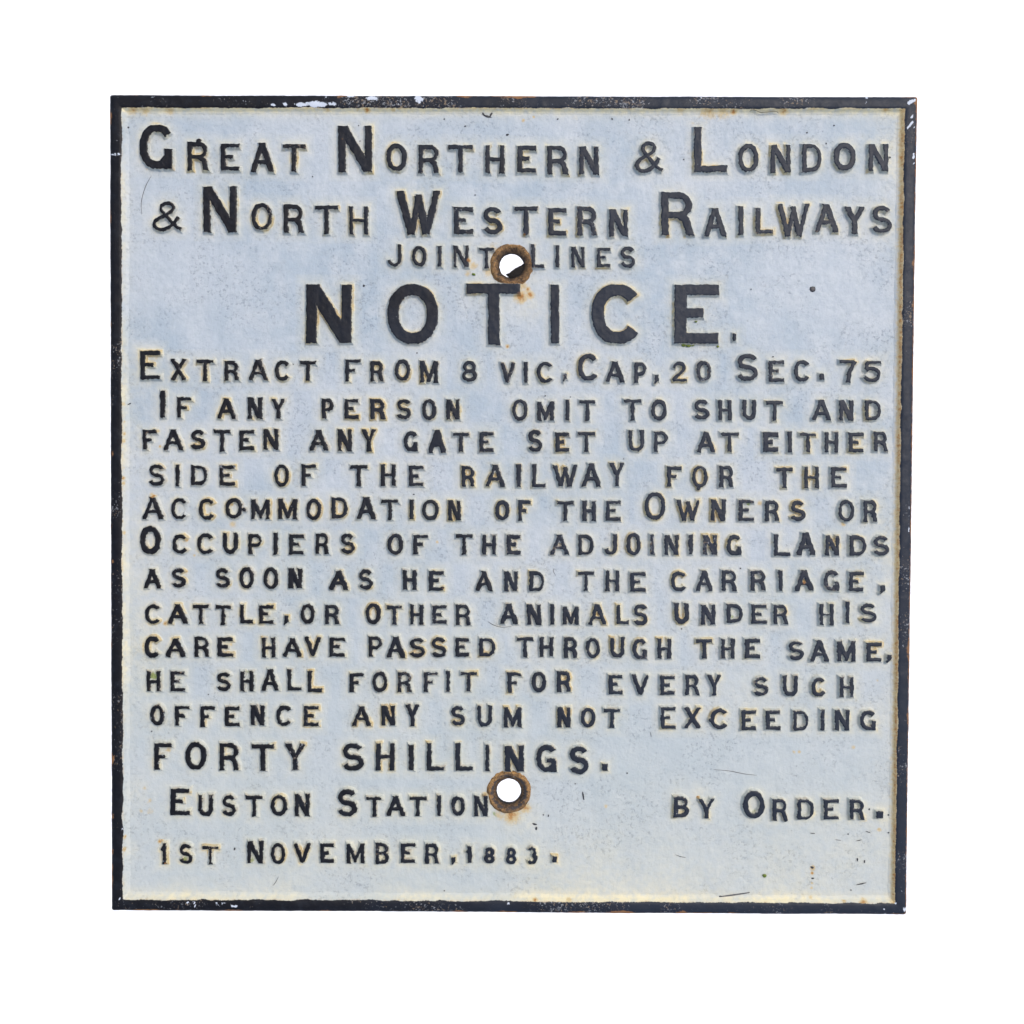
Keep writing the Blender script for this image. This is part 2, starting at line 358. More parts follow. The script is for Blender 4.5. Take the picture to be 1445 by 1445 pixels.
def bevel_mesh(U, V, D, levels, outer):
    """triangulate a grid and cut it along the level lines of D, so that contours are clean"""
    ny, nx = U.shape
    us, vs, ds = list(U.ravel()), list(V.ravel()), list(D.ravel())
    idx = np.arange(ny * nx).reshape(ny, nx)
    a, b, c, e = idx[:-1, :-1], idx[:-1, 1:], idx[1:, 1:], idx[1:, :-1]
    tri = np.concatenate([np.stack([a, e, c], -1).reshape(-1, 3), np.stack([a, c, b], -1).reshape(-1, 3)])
    Dr = D.ravel()
    keep = Dr[tri].min(1) < outer
    tri = tri[keep]
    cache = {}

    def cut(i, j, L, li):
        key = (i, j, li) if i < j else (j, i, li)
        if key in cache:
            return cache[key]
        t = (L - ds[i]) / (ds[j] - ds[i])
        us.append(us[i] + t * (us[j] - us[i]))
        vs.append(vs[i] + t * (vs[j] - vs[i]))
        ds.append(L)
        cache[key] = len(us) - 1
        return cache[key]

    polys = [tuple(t) for t in tri.tolist()]
    for li, L in enumerate(list(levels) + [outer]):
        nxt = []
        last = li == len(levels)
        for p in polys:
            lo = [ds[i] <= L + 1e-9 for i in p]
            if all(lo):
                nxt.append(p)
                continue
            hi = [ds[i] >= L - 1e-9 for i in p]
            if all(hi):
                if not last:
                    nxt.append(p)
                continue
            A, B = [], []
            n = len(p)
            for q in range(n):
                i, j = p[q], p[(q + 1) % n]
                di, dj = ds[i], ds[j]
                if di <= L + 1e-9:
                    A.append(i)
                if di >= L - 1e-9:
                    B.append(i)
                if (di < L - 1e-9 and dj > L + 1e-9) or (di > L + 1e-9 and dj < L - 1e-9):
                    c_ = cut(i, j, L, li)
                    A.append(c_)
                    B.append(c_)
            if len(A) > 2:
                nxt.append(tuple(A))
            if len(B) > 2 and not last:
                nxt.append(tuple(B))
        polys = nxt
    us, vs, ds = np.array(us), np.array(vs), np.array(ds)
    used = np.zeros(len(us), bool)
    for p in polys:
        used[list(p)] = True
    remap = np.cumsum(used) - 1
    remap_l = remap.tolist()
    return us[used], vs[used], ds[used], [tuple(remap_l[i] for i in p) for p in polys]


def add_attr(me, name, arr):
    at = me.attributes.new(name, 'FLOAT', 'POINT')
    at.data.foreach_set('value', np.asarray(arr, np.float32).ravel())


def link(ob, parent=None):
    scene.collection.objects.link(ob)
    if parent is not None:
        ob.parent = parent
    return ob


def make_mesh(name, verts, faces, mat, smooth=True):
    me = bpy.data.meshes.new(name)
    me.from_pydata(verts, [], faces)
    me.materials.append(mat)
    if smooth:
        me.polygons.foreach_set('use_smooth', [True] * len(me.polygons))
    return me


# ------------------------------------------------------------------ materials
def new_mat(name):
    mt = bpy.data.materials.new(name)
    mt.use_nodes = True
    nt = mt.node_tree
    nt.nodes.clear()
    out = nt.nodes.new('ShaderNodeOutputMaterial')
    bs = nt.nodes.new('ShaderNodeBsdfPrincipled')
    nt.links.new(bs.outputs[0], out.inputs[0])
    return mt, nt, bs


class NT:
    def __init__(self, nt):
        self.nt = nt
        geo = nt.nodes.new('ShaderNodeNewGeometry')
        sc = nt.nodes.new('ShaderNodeVectorMath')
        sc.operation = 'SCALE'
        sc.inputs['Scale'].default_value = 1 / S
        nt.links.new(geo.outputs['Position'], sc.inputs[0])
        self.pos = sc.outputs[0]

    def put(self, sock, v):
        if isinstance(v, bpy.types.NodeSocket):
            self.nt.links.new(v, sock)
        else:
            sock.default_value = v

    def noise(self, wave, detail=2, rough=.5, off=0.0, stretch=None, dist=0.0):
        v = self.pos
        mp = self.nt.nodes.new('ShaderNodeMapping')
        mp.inputs['Location'].default_value = (off, off * 1.7, off * .3)
        if stretch:
            mp.inputs['Scale'].default_value = stretch
        self.nt.links.new(v, mp.inputs[0])
        n = self.nt.nodes.new('ShaderNodeTexNoise')
        n.inputs['Scale'].default_value = 1 / wave
        n.inputs['Detail'].default_value = detail
        n.inputs['Roughness'].default_value = rough
        n.inputs['Distortion'].default_value = dist
        self.nt.links.new(mp.outputs[0], n.inputs['Vector'])
        return n.outputs['Fac']

    def m(self, op, a, b=0.0, c=0.0, clamp=False):
        n = self.nt.nodes.new('ShaderNodeMath')
        n.operation = op
        n.use_clamp = clamp
        self.put(n.inputs[0], a)
        self.put(n.inputs[1], b)
        self.put(n.inputs[2], c)
        return n.outputs[0]

    def ramp(self, v, lo, hi, a=0.0, b=1.0, smooth=True):
        n = self.nt.nodes.new('ShaderNodeMapRange')
        n.interpolation_type = 'SMOOTHSTEP' if smooth else 'LINEAR'
        self.put(n.inputs['Value'], v)
        n.inputs['From Min'].default_value = lo
        n.inputs['From Max'].default_value = hi
        n.inputs['To Min'].default_value = a
        n.inputs['To Max'].default_value = b
        return n.outputs['Result']

    def mix(self, f, a, b):
        n = self.nt.nodes.new('ShaderNodeMix')
        n.data_type = 'RGBA'
        self.put(n.inputs[0], f)
        for s_, v in ((n.inputs[6], a), (n.inputs[7], b)):
            if isinstance(v, bpy.types.NodeSocket):
                self.nt.links.new(v, s_)
            else:
                s_.default_value = (*v, 1)
        return n.outputs[2]

    def mul(self, a, b):
        return self.m('MULTIPLY', a, b)

    def add(self, a, b):
        return self.m('ADD', a, b)

    def attr(self, name):
        n = self.nt.nodes.new('ShaderNodeAttribute')
        n.attribute_name = name
        return n.outputs['Fac']

    def sep(self):
        n = self.nt.nodes.new('ShaderNodeSeparateXYZ')
        self.nt.links.new(self.pos, n.inputs[0])
        return n.outputs


def paint_material():
    mt, nt, bs = new_mat('weathered_paint')
    n = NT(nt)
    # ---- white paint, bluish with greener and greyer drifts
    big = n.noise(210, 3, .55, 3)
    mid = n.noise(38, 4, .6, 11)
    fine = n.noise(6, 4, .65, 31)
    white = n.mix(n.ramp(big, .38, .62), (.300, .356, .395), (.372, .410, .435))
    white = n.mix(n.ramp(mid, .38, .72, 0, .8), white, (.412, .442, .455))
    white = n.mix(n.ramp(fine, .40, .75, 0, .5), white, (.300, .345, .360))
    xyz = n.sep()
    low = n.ramp(n.add(xyz[1], n.mul(n.m('SUBTRACT', big, .5), 500)), 150, -520, 0, .6)
    white = n.mix(low, white, (.392, .428, .408))
    # dirt lodged in the pits of the paint
    dirt_zone = n.ramp(n.noise(60, 4, .65, 50), .40, .62, .12, 1)
    pits = n.ramp(n.noise(4.5, 4, .72, 70), .55, .63)
    pits2 = n.ramp(n.noise(5.5, 2, .5, 90), .735, .765)
    worm = n.ramp(n.m('ABSOLUTE', n.m('SUBTRACT', n.noise(8, 3, .6, 120, dist=1.0), .5)), .018, .004)
    crack = n.mul(n.mul(worm, n.ramp(n.noise(5, 2, .5, 140), .56, .64)), dirt_zone)
    dirt = n.m('MAXIMUM', n.mul(pits, n.mul(dirt_zone, .75)), n.m('MAXIMUM', n.mul(pits2, .8), n.mul(crack, .75)))
    white = n.mix(n.mul(dirt, .5), white, (.12, .135, .15))
    # cream and rust bleeding
    cream_a = n.m('MULTIPLY', n.attr('cream'), n.ramp(n.noise(9, 3, .6, 200), .25, .7, .45, 1.25), clamp=True)
    white = n.mix(cream_a, white, (.60, .545, .36))
    rust_a = n.m('ADD', n.attr('rust'), n.mul(n.m('SUBTRACT', n.noise(4.5, 4, .7, 230), .5), .9))
    rz = n.ramp(n.attr('rust'), .02, .2)
    rust1 = n.mul(n.ramp(rust_a, .12, .6), rz)
    rust2 = n.mul(n.ramp(rust_a, .55, .85), rz)
    rustc = n.mix(n.noise(5, 3, .6, 250), (.40, .215, .06), (.24, .11, .04))
    white = n.mix(n.mul(rust1, .75), white, (.45, .33, .14))
    white = n.mix(rust2, white, rustc)
    gr = n.mul(n.ramp(n.m('ADD', n.attr('green'), n.mul(n.m('SUBTRACT', n.noise(3.5, 3, .7, 270), .5), .8)), .25, .7), n.ramp(n.attr('green'), .05, .2))
    white = n.mix(n.mul(gr, .85), white, (.16, .21, .04))
    # ---- black paint
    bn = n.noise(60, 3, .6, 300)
    sky_sheen = n.ramp(n.add(xyz[0], n.mul(n.m('SUBTRACT', bn, .5), 700)), -420, 260)
    black = n.mix(sky_sheen, (.0045, .0045, .0062), (.0135, .0185, .0290))  # bluer towards the right: reflected sky painted into the black
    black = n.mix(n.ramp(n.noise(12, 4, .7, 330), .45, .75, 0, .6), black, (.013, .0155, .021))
    # grey rub and small chips that show the undercoat
    wear = n.attr('wear')
    ws = n.noise(3.4, 4, .75, 360)
    chips = n.ramp(n.m('SUBTRACT', ws, n.m('SUBTRACT', .755, n.mul(wear, .27))), -.02, .035)
    chipc = n.mix(n.ramp(n.noise(7, 2, .5, 380), .4, .6), (.36, .38, .40), (.30, .22, .14))
    black = n.mix(n.mul(chips, .5), black, chipc)
    rb = n.mul(n.ramp(rust_a, .5, .8), rz)
    black = n.mix(n.mul(rb, .9), black, (.22, .11, .045))
    # ---- which is where: signed distance to the painted edge, roughened
    e = n.add(n.attr('edge'), n.mul(n.m('SUBTRACT', n.noise(3.2, 4, .7, 400), .5), 3.4))
    isb = n.ramp(e, .55, -.45)
    # a thin brown line of bare metal along the worn arris
    arr = n.mul(n.ramp(n.m('ABSOLUTE', n.m('SUBTRACT', e, .6)), 1.5, .3), n.ramp(n.noise(16, 3, .6, 430), .48, .66))
    white2 = n.mix(n.mul(arr, .38), white, (.36, .25, .14))
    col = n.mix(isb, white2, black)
    # white undercoat showing through big chips on the rim
    bc = n.attr('chip')
    bcf = n.ramp(n.add(bc, n.mul(n.m('SUBTRACT', n.noise(5, 4, .7, 460), .5), 1.3)), .42, .52)
    bcf = n.mul(bcf, n.ramp(bc, .05, .2))
    col = n.mix(bcf, col, (.46, .50, .55))
    nt.links.new(col, bs.inputs['Base Color'])
    rough = n.mix(isb, (.55, .55, .55), (.46, .46, .46))
    rr = n.m('ADD', rough, n.mul(n.m('SUBTRACT', n.noise(5, 3, .6, 480), .5), .35))
    rr = n.m('ADD', rr, n.mul(rust2, .3), clamp=True)
    nt.links.new(rr, bs.inputs['Roughness'])
    nt.links.new(n.m('SUBTRACT', .32, n.mul(isb, .14)), bs.inputs['Specular IOR Level'])
    # fine relief of brushed paint over cast iron
    h1 = n.mul(n.noise(4.2, 4, .65, 500), 1.0)
    h2 = n.add(n.mul(n.noise(13, 3, .6, 520), 1.8), n.mul(n.noise(16, 4, .6, 560, stretch=(1, .28, 1)), 1.5))
    hh = n.add(n.add(h1, h2), n.add(n.mul(dirt, -.7), n.mul(n.add(chips, bcf), -.25)))
    bp = nt.nodes.new('ShaderNodeBump')
    nt.links.new(n.m('SUBTRACT', .5, n.mul(isb, .25)), bp.inputs['Strength'])
    bp.inputs['Distance'].default_value = S * 1.1
    nt.links.new(hh, bp.inputs['Height'])
    nt.links.new(bp.outputs[0], bs.inputs['Normal'])
    return mt


def rust_material():
    mt, nt, bs = new_mat('flaking_rust')
    n = NT(nt)
    a = n.noise(7, 6, .8, 20, dist=.6)
    b = n.noise(11, 4, .7, 60)
    c = n.noise(2.6, 3, .7, 90)
    col = n.mix(n.ramp(a, .38, .6), (.022, .012, .008), (.33, .175, .065))
    col = n.mix(n.ramp(b, .50, .66, 0, .8), col, (.32, .18, .065))
    col = n.mix(n.ramp(c, .60, .68, 0, .85), col, (.018, .013, .012))
    col = n.mix(n.ramp(n.noise(3.2, 3, .7, 130), .62, .72, 0, .75), col, (.50, .40, .27))
    ore = n.m('MULTIPLY', n.attr('ore'), n.ramp(n.noise(7, 4, .7, 190), .40, .52), clamp=True)
    col = n.mix(ore, col, (.47, .26, .085))
    ck = n.ramp(n.m('ABSOLUTE', n.m('SUBTRACT', n.noise(9, 4, .65, 210, dist=1.5), .5)), .03, .008)
    col = n.mix(n.mul(ck, .8), col, (.012, .009, .007))
    paint = n.m('MULTIPLY', n.attr('paint'), n.ramp(n.noise(6, 4, .7, 160), .42, .52), clamp=True)
    col = n.mix(paint, col, (.045, .044, .048))
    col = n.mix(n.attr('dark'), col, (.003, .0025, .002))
    nt.links.new(col, bs.inputs['Base Color'])
    bs.inputs['Roughness'].default_value = .85
    bp = nt.nodes.new('ShaderNodeBump')
    bp.inputs['Strength'].default_value = .9
    bp.inputs['Distance'].default_value = S * 4
    nt.links.new(n.add(a, n.mul(c, .7)), bp.inputs['Height'])
    nt.links.new(bp.outputs[0], bs.inputs['Normal'])
    return mt


def plain_material(name, c1, c2, rough, wave=5):
    mt, nt, bs = new_mat(name)
    n = NT(nt)
    nt.links.new(n.mix(n.ramp(n.noise(wave, 3, .6, 7), .35, .65), c1, c2), bs.inputs['Base Color'])
    bs.inputs['Roughness'].default_value = rough
    return mt


PAINT = paint_material()
RUSTM = rust_material()
STEM = plain_material('dry_stem', (.13, .12, .08), (.24, .22, .15), .8, 4)
CHIP = plain_material('chipped_black', (.012, .012, .015), (.03, .03, .035), .5, 3)
SCR = plain_material('scratch_grey', (.05, .05, .055), (.11, .11, .11), .7, 6)
MOSS = plain_material('moss', (.05, .09, .012), (.16, .19, .035), .95, 2)
BACKM = plain_material('white_backdrop', (.90, .90, .90), (.92, .92, .92), .9, 900)

# ------------------------------------------------------------------ backdrop
bm_ = make_mesh('white_backdrop', [(-60, -60, -5), (60, -60, -5), (60, 60, -5), (-60, 60, -5)], [(0, 1, 2, 3)], BACKM, False)
bd = link(bpy.data.objects.new('white_backdrop', bm_))
bd['kind'] = 'structure'

# ------------------------------------------------------------------ the sign
sign = link(bpy.data.objects.new('cast_iron_notice', None))
sign.location = (0, 0, 0)
sign['label'] = 'square cast iron railway notice, black raised capitals on pale blue-white paint inside a black rim'
sign['category'] = 'sign'


def z_base(u, v):
    return relief(u, v)


def stains(u, v, d, seed_amp=1.0):
    """cream tint that clings to the foot of the relief, plus measured patches"""
    n60 = samp(F40, u, v)
    n25 = samp(F25, u, v)
    amt = np.clip(.26 + 1.3 * n60 + 1.0 * n25, .04, 1.0)
    cr = np.maximum(np.exp(-np.clip(d - .5, 0, 99) / 3.2) * amt * .95, np.exp(-np.clip(d - .5, 0, 99) / 7.) * .36)
    cr = np.maximum(cr, splat(CREAM, u, v) * .42)
    dt, dr, db, dl = edge_dist(FOOT, u, v)
    top = np.exp(-np.clip(dt + 2, 0, 99) / 4.5) * .95
    bot = np.exp(-np.clip(db + 2, 0, 99) / 8.0) * np.clip(.38 + .35 * samp(F90, u, v) + .25 * (u > 560), .15, .75)
    lef = np.exp(-np.clip(dl + 4, 0, 99) / 4.0) * (.16 + .5 * np.clip(samp(F90, u, v) + samp(F25, u, v) * .6, -.3, 1))
    rig = np.exp(-np.clip(dr + 5, 0, 99) / 4.0) * .55
    n90 = samp(F90, u, v)
    far = np.maximum.reduce([np.exp(-np.clip(db, 0, 999) / 75.) * (.10 + .3 * n90), np.exp(-np.clip(dl, 0, 999) / 28.) * (.22 + .35 * n90) * np.clip((v - 300) / 700., .2, 1), np.exp(-np.clip(dr, 0, 999) / 25.) * (.15 + .3 * n90)])
    cr = np.maximum.reduce([cr, top, bot, lef, rig]) + np.clip(far, 0, 1)
    ru = splat(RUST, u, v)
    n = samp(F25, u, v) * .5 + .5
    ru = np.maximum(ru, np.exp(-np.clip(dr + 4, 0, 99) / 4.5) * (.55 + .25 * n))  # whole right slope browned: its shade painted in together with rust
    ru = np.maximum(ru, np.exp(-np.clip(dt + 6, 0, 99) / 2.5) * (.55 * n + .08))
    ru = np.maximum(ru, np.exp(-np.clip(dl + 7, 0, 99) / 1.6) * (.45 * n))
    ru = np.maximum(ru, np.exp(-np.clip(db + 6, 0, 99) / 1.6) * (.40 * n))
    # walls of the characters catch more of it on some than on others
    wl = np.exp(-((d - 1.1) / 1.1) ** 2) * np.clip(n60 * 1.2 + n25 * 1.2 - .10, 0, .8)
    ru = np.maximum(ru, wl * .75)
    return np.clip(cr, 0, 1), np.clip(ru, 0, 1), splat(GREEN, u, v)


def area(c):
    return (c[2] - c[1]) * (c[4] - c[3])


order = sorted(range(len(CHARS)), key=lambda i: -area(CHARS[i]) if CHARS[i][0] not in 'I1' else -area(CHARS[i]) * 2.2)
singles = set(order[:300])
joined = dict(v=[], f=[], edge=[], cream=[], rust=[], green=[], wear=[], chip=[])
KIND = {'&': 'ampersand', '.': 'full_stop', ',': 'comma'}
NOTICE_BOX = (390, 1030, 395, 492)

EXTRA = {}   # casting flaws: index by (char, rounded x) -> extra blobs (x, y, r)
FLAWS = [(986, 689, 3.2), (702, 718, 3.0), (343.5, 719, 3), (280, 199, 4.0), (616, 622, 6.5), (1003, 1016, 3), (403, 1141, 3), (1109, 1157, 2.5), (319, 640, 0)]

for ci, (ch, x0, x1, y0, y1, hh) in enumerate(CHARS):
    step = 1.0 if (y1 - y0) < 70 else 1.4
    pad = OUTD + 2.5
    gu = np.arange(x0 - pad, x1 + pad + step, step)
    gv = np.arange(y0 - pad, y1 + pad + step, step)
    U, V = np.meshgrid(gu, gv)
    rs = np.random.RandomState(ci)
    # the pattern letters were set by hand: tiny shear
    sh = rs.uniform(-.012, .012)
    D = letter_sdf(ch, x0, x1, y0, y1, hh * rs.uniform(.96, 1.07), U + (V - (y0 + y1) / 2) * sh, V, rs)
    for (fx, fy, fr) in FLAWS:
        if fr and x0 - 6 < fx < x1 + 6 and y0 - 6 < fy < y1 + 6:
            D = np.minimum(D, np.hypot(U - fx, V - fy) - fr)
    na = .62 if (y1 - y0) < 70 else .5
    D = D + samp(F4, U, V) * na + samp(F9, U, V) * na * .7 + samp(F2, U, V) * .3
    # store for the plate
    i0, j0 = int(round(gv[0])), int(round(gu[0]))
    ii = np.arange(int(gv[0]) - 6, int(gv[-1]) + 7)
    jj = np.arange(int(gu[0]) - 6, int(gu[-1]) + 7)
    UU, VV = np.meshgrid(jj.astype(float), ii.astype(float))
    DD = letter_sdf(ch, x0, x1, y0, y1, hh, UU, VV, rs)
    sl = (slice(ii[0], ii[-1] + 1), slice(jj[0], jj[-1] + 1))
    GD[sl] = np.minimum(GD[sl], DD)

    u, v, d, faces = bevel_mesh(U, V, D, LEVELS, OUTD)
    X, Y = on_sign(u, v, HL)
    rub = rs.rand() ** 3
    z = z_of(d) + np.where(d > 1, 1, .35) * relief(u, v) + np.where(d < .5, samp(F9, u, v) * .18 + samp(F4, u, v) * .14, 0)
    Z = z * S
    cr, ru, gr = stains(u, v, np.maximum(d, .3))
    edge = d + .06
    wear = np.full(len(u), .0 + .5 * rub) + samp(F9, u, v) * .2 + np.clip(d + 2.0, 0, 2) * .17
    nm = KIND.get(ch, 'numeral' if ch.isdigit() else 'letter')
    if ci in singles:
        cx, cy = on_sign((x0 + x1) / 2, (y0 + y1) / 2, HL)
        me = make_mesh(nm, list(zip((X - cx).tolist(), (Y - cy).tolist(), Z.tolist())), faces, PAINT)
        for k_, a_ in (('edge', edge), ('cream', cr), ('rust', ru), ('green', gr), ('wear', wear), ('chip', np.zeros(len(u)))):
            add_attr(me, k_, a_)
        ob = link(bpy.data.objects.new(nm, me), sign)
        ob.location = (float(cx), float(cy), 0)
        big = NOTICE_BOX[0] < x0 and x1 < NOTICE_BOX[1] and NOTICE_BOX[2] < y0 and y1 < NOTICE_BOX[3]
        if big:
            ob['label'] = 'large raised black %s of the heading NOTICE' % ('capital ' + ch if ch.isalpha() else 'full stop')
    else:
        J = joined
        o = len(J['v'])
        J['v'] += list(zip(X.tolist(), Y.tolist(), Z.tolist()))
        J['f'] += [tuple(i + o for i in f) for f in faces]
        for k_, a_ in (('edge', edge), ('cream', cr), ('rust', ru), ('green', gr), ('wear', wear), ('chip', np.zeros(len(u)))):
            J[k_] += a_.tolist()

if joined['v']:
    me = make_mesh('small_letters', joined['v'], joined['f'], PAINT)
    for k_ in ('edge', 'cream', 'rust', 'green', 'wear', 'chip'):
        add_attr(me, k_, joined[k_])
    ob = link(bpy.data.objects.new('small_letters', me), sign)
    ob['kind'] = 'stuff'

# ------------------------------------------------------------------ plate with its two bolt holes
HOLES = [(722.0, 374.0, 17.6, 28.8), (718.0, 1117.2, 17.4, 29.2)]   # centre, hole radius, boss radius


def plate():
    step = 1.6
    us = np.arange(168, 1284, step)
    vs = np.arange(148, 1282, step)
    U, V = np.meshgrid(us, vs)
    inside = np.minimum.reduce(edge_dist(FOOT, U, V))
    hole = np.minimum.reduce([np.hypot(U - h[0], V - h[1]) - h[2] - 4 for h in HOLES])
    ny, nx = U.shape
    idx = np.arange(ny * nx).reshape(ny, nx)
    ok = (inside > -5) & (hole > 0)
    q = ok[:-1, :-1] & ok[:-1, 1:] & ok[1:, 1:] & ok[1:, :-1]
    f = np.stack([idx[:-1, :-1][q], idx[1:, :-1][q], idx[1:, 1:][q], idx[:-1, 1:][q]], -1)
    used = np.zeros(ny * nx, bool)
    used[f.ravel()] = True
    rm = np.cumsum(used) - 1
    u, v = U.ravel()[used], V.ravel()[used]
    X, Y = on_sign(u, v, 0)
    Z = relief(u, v) * S
    fr = rm[f]
    n = len(u)
    # back of the casting on a coarse grid
    ub = np.linspace(0, 1, 60)
    B = []
    for b in ub:
        for a in ub:
            B.append((1 - b) * ((1 - a) * FOOT[0] + a * FOOT[1]) + b * ((1 - a) * FOOT[3] + a * FOOT[2]))
    B = np.array(B)
    BX, BY = on_sign(B[:, 0], B[:, 1], 0)
    hb = np.minimum.reduce([np.hypot(B[:, 0] - h[0], B[:, 1] - h[1]) - h[2] - 3 for h in HOLES])
    bf = []
    for j in range(59):
        for i in range(59):
            c = [j * 60 + i, j * 60 + i + 1, (j + 1) * 60 + i + 1, (j + 1) * 60 + i]
            if all(hb[k] > 0 for k in c):
                bf.append([n + k for k in c])
    verts = list(zip(X.tolist(), Y.tolist(), Z.tolist())) + [(x, y, BACK * .6 * S) for x, y in zip(BX.tolist(), BY.tolist())]
    me = make_mesh('plate', verts, fr.tolist() + bf, PAINT)
    d = samp(GD, u, v)
    cr, ru, gr = stains(u, v, np.maximum(d, .4))
    z0 = np.zeros(len(B))
    for k_, a_ in (('edge', np.full(n, 9.0)), ('cream', cr), ('rust', ru), ('green', gr), ('wear', np.zeros(n)), ('chip', np.zeros(n))):
        add_attr(me, k_, np.concatenate([a_, z0 + (9 if k_ == 'edge' else 0)]))
    link(bpy.data.objects.new('plate', me), sign)


plate()

# ------------------------------------------------------------------ rim
CHIPS = [(448, 147, 16, 4, 1), (425, 148, 9, 3, .9), (470, 146, 9, 2.5, .8), (385, 147, 4, 2, .9), (525, 139, 9, 3, 1), (591, 140, 6, 4, 1), (495, 136, 6, 1.2, .8), (460, 137, 4, 1.4, .8), (403, 148, 3, 3, .9),
         (1284, 143, 4, 3, 1), (1290, 142, 2, 2.5, .8), (1285, 165, 3, 2, .9), (1287, 174, 2.5, 3, .9), (1289, 179, 2, 2, .8), (1281, 180, 2, 2, .8), (1223, 138.5, 2.5, 1.5, .9), (1223, 146, 3, 2, .8),
         (1284, 149, 3, 2, .6), (1290, 220, 1.6, 5, .8), (1289, 231, 3, 1.4, .7), (163, 218, 8, 1.2, .9), (166, 217, 5, 1.6, .8), (265, 1275, 3, 3, .8), (275, 1276, 1.2, 5, .8), (285, 1276, 3, 2, .6),
         (168, 1267, 3, 2, .8), (172, 1170, 2, 1, .9), (1248, 1282, 3, 1.6, .8), (1249, 1289, 1.4, 1.2, .8), (1277, 1283, 2, 4, .8), (1272, 1257, 1.4, 2, .6), (990, 138, 4, 1.2, .8),
         (310, 1276, 10, 3, .62), (330, 1279, 8, 2, .6), (215, 137, 5, 1.3, .5), (345, 142, 8, 3, .45), (1264, 1275, 2, 2, .6), (718, 1275, 3, 3, .5), (1283, 708, 3, 12, .42), (1282, 745, 3, 14, .45), (560, 149, 25, 2, .48), (600, 150, 12, 2, .5)]


def rounded(poly, r, per):
    """quad with rounded corners, the same number of samples on every ring"""
    pts = []
    ctr = poly.mean(0)
    for i in range(4):
        a, b = poly[i], poly[(i + 1) % 4]
        t = (b - a) / np.linalg.norm(b - a)
        nrm = np.array([-t[1], t[0]])
        if (ctr - a) @ nrm < 0:
            nrm = -nrm
        p, q = a + t * r, b - t * r
        for k in range(per):
            pts.append(p + (q - p) * k / per)
        b2 = poly[(i + 2) % 4]
        t2 = (b2 - b) / np.linalg.norm(b2 - b)
        c = b - t * r + nrm * r
        for k in range(6):
            ang = k / 6 * math.pi / 2
            pts.append(c - nrm * r * math.cos(ang) + t * r * math.sin(ang))
    return np.array(pts)


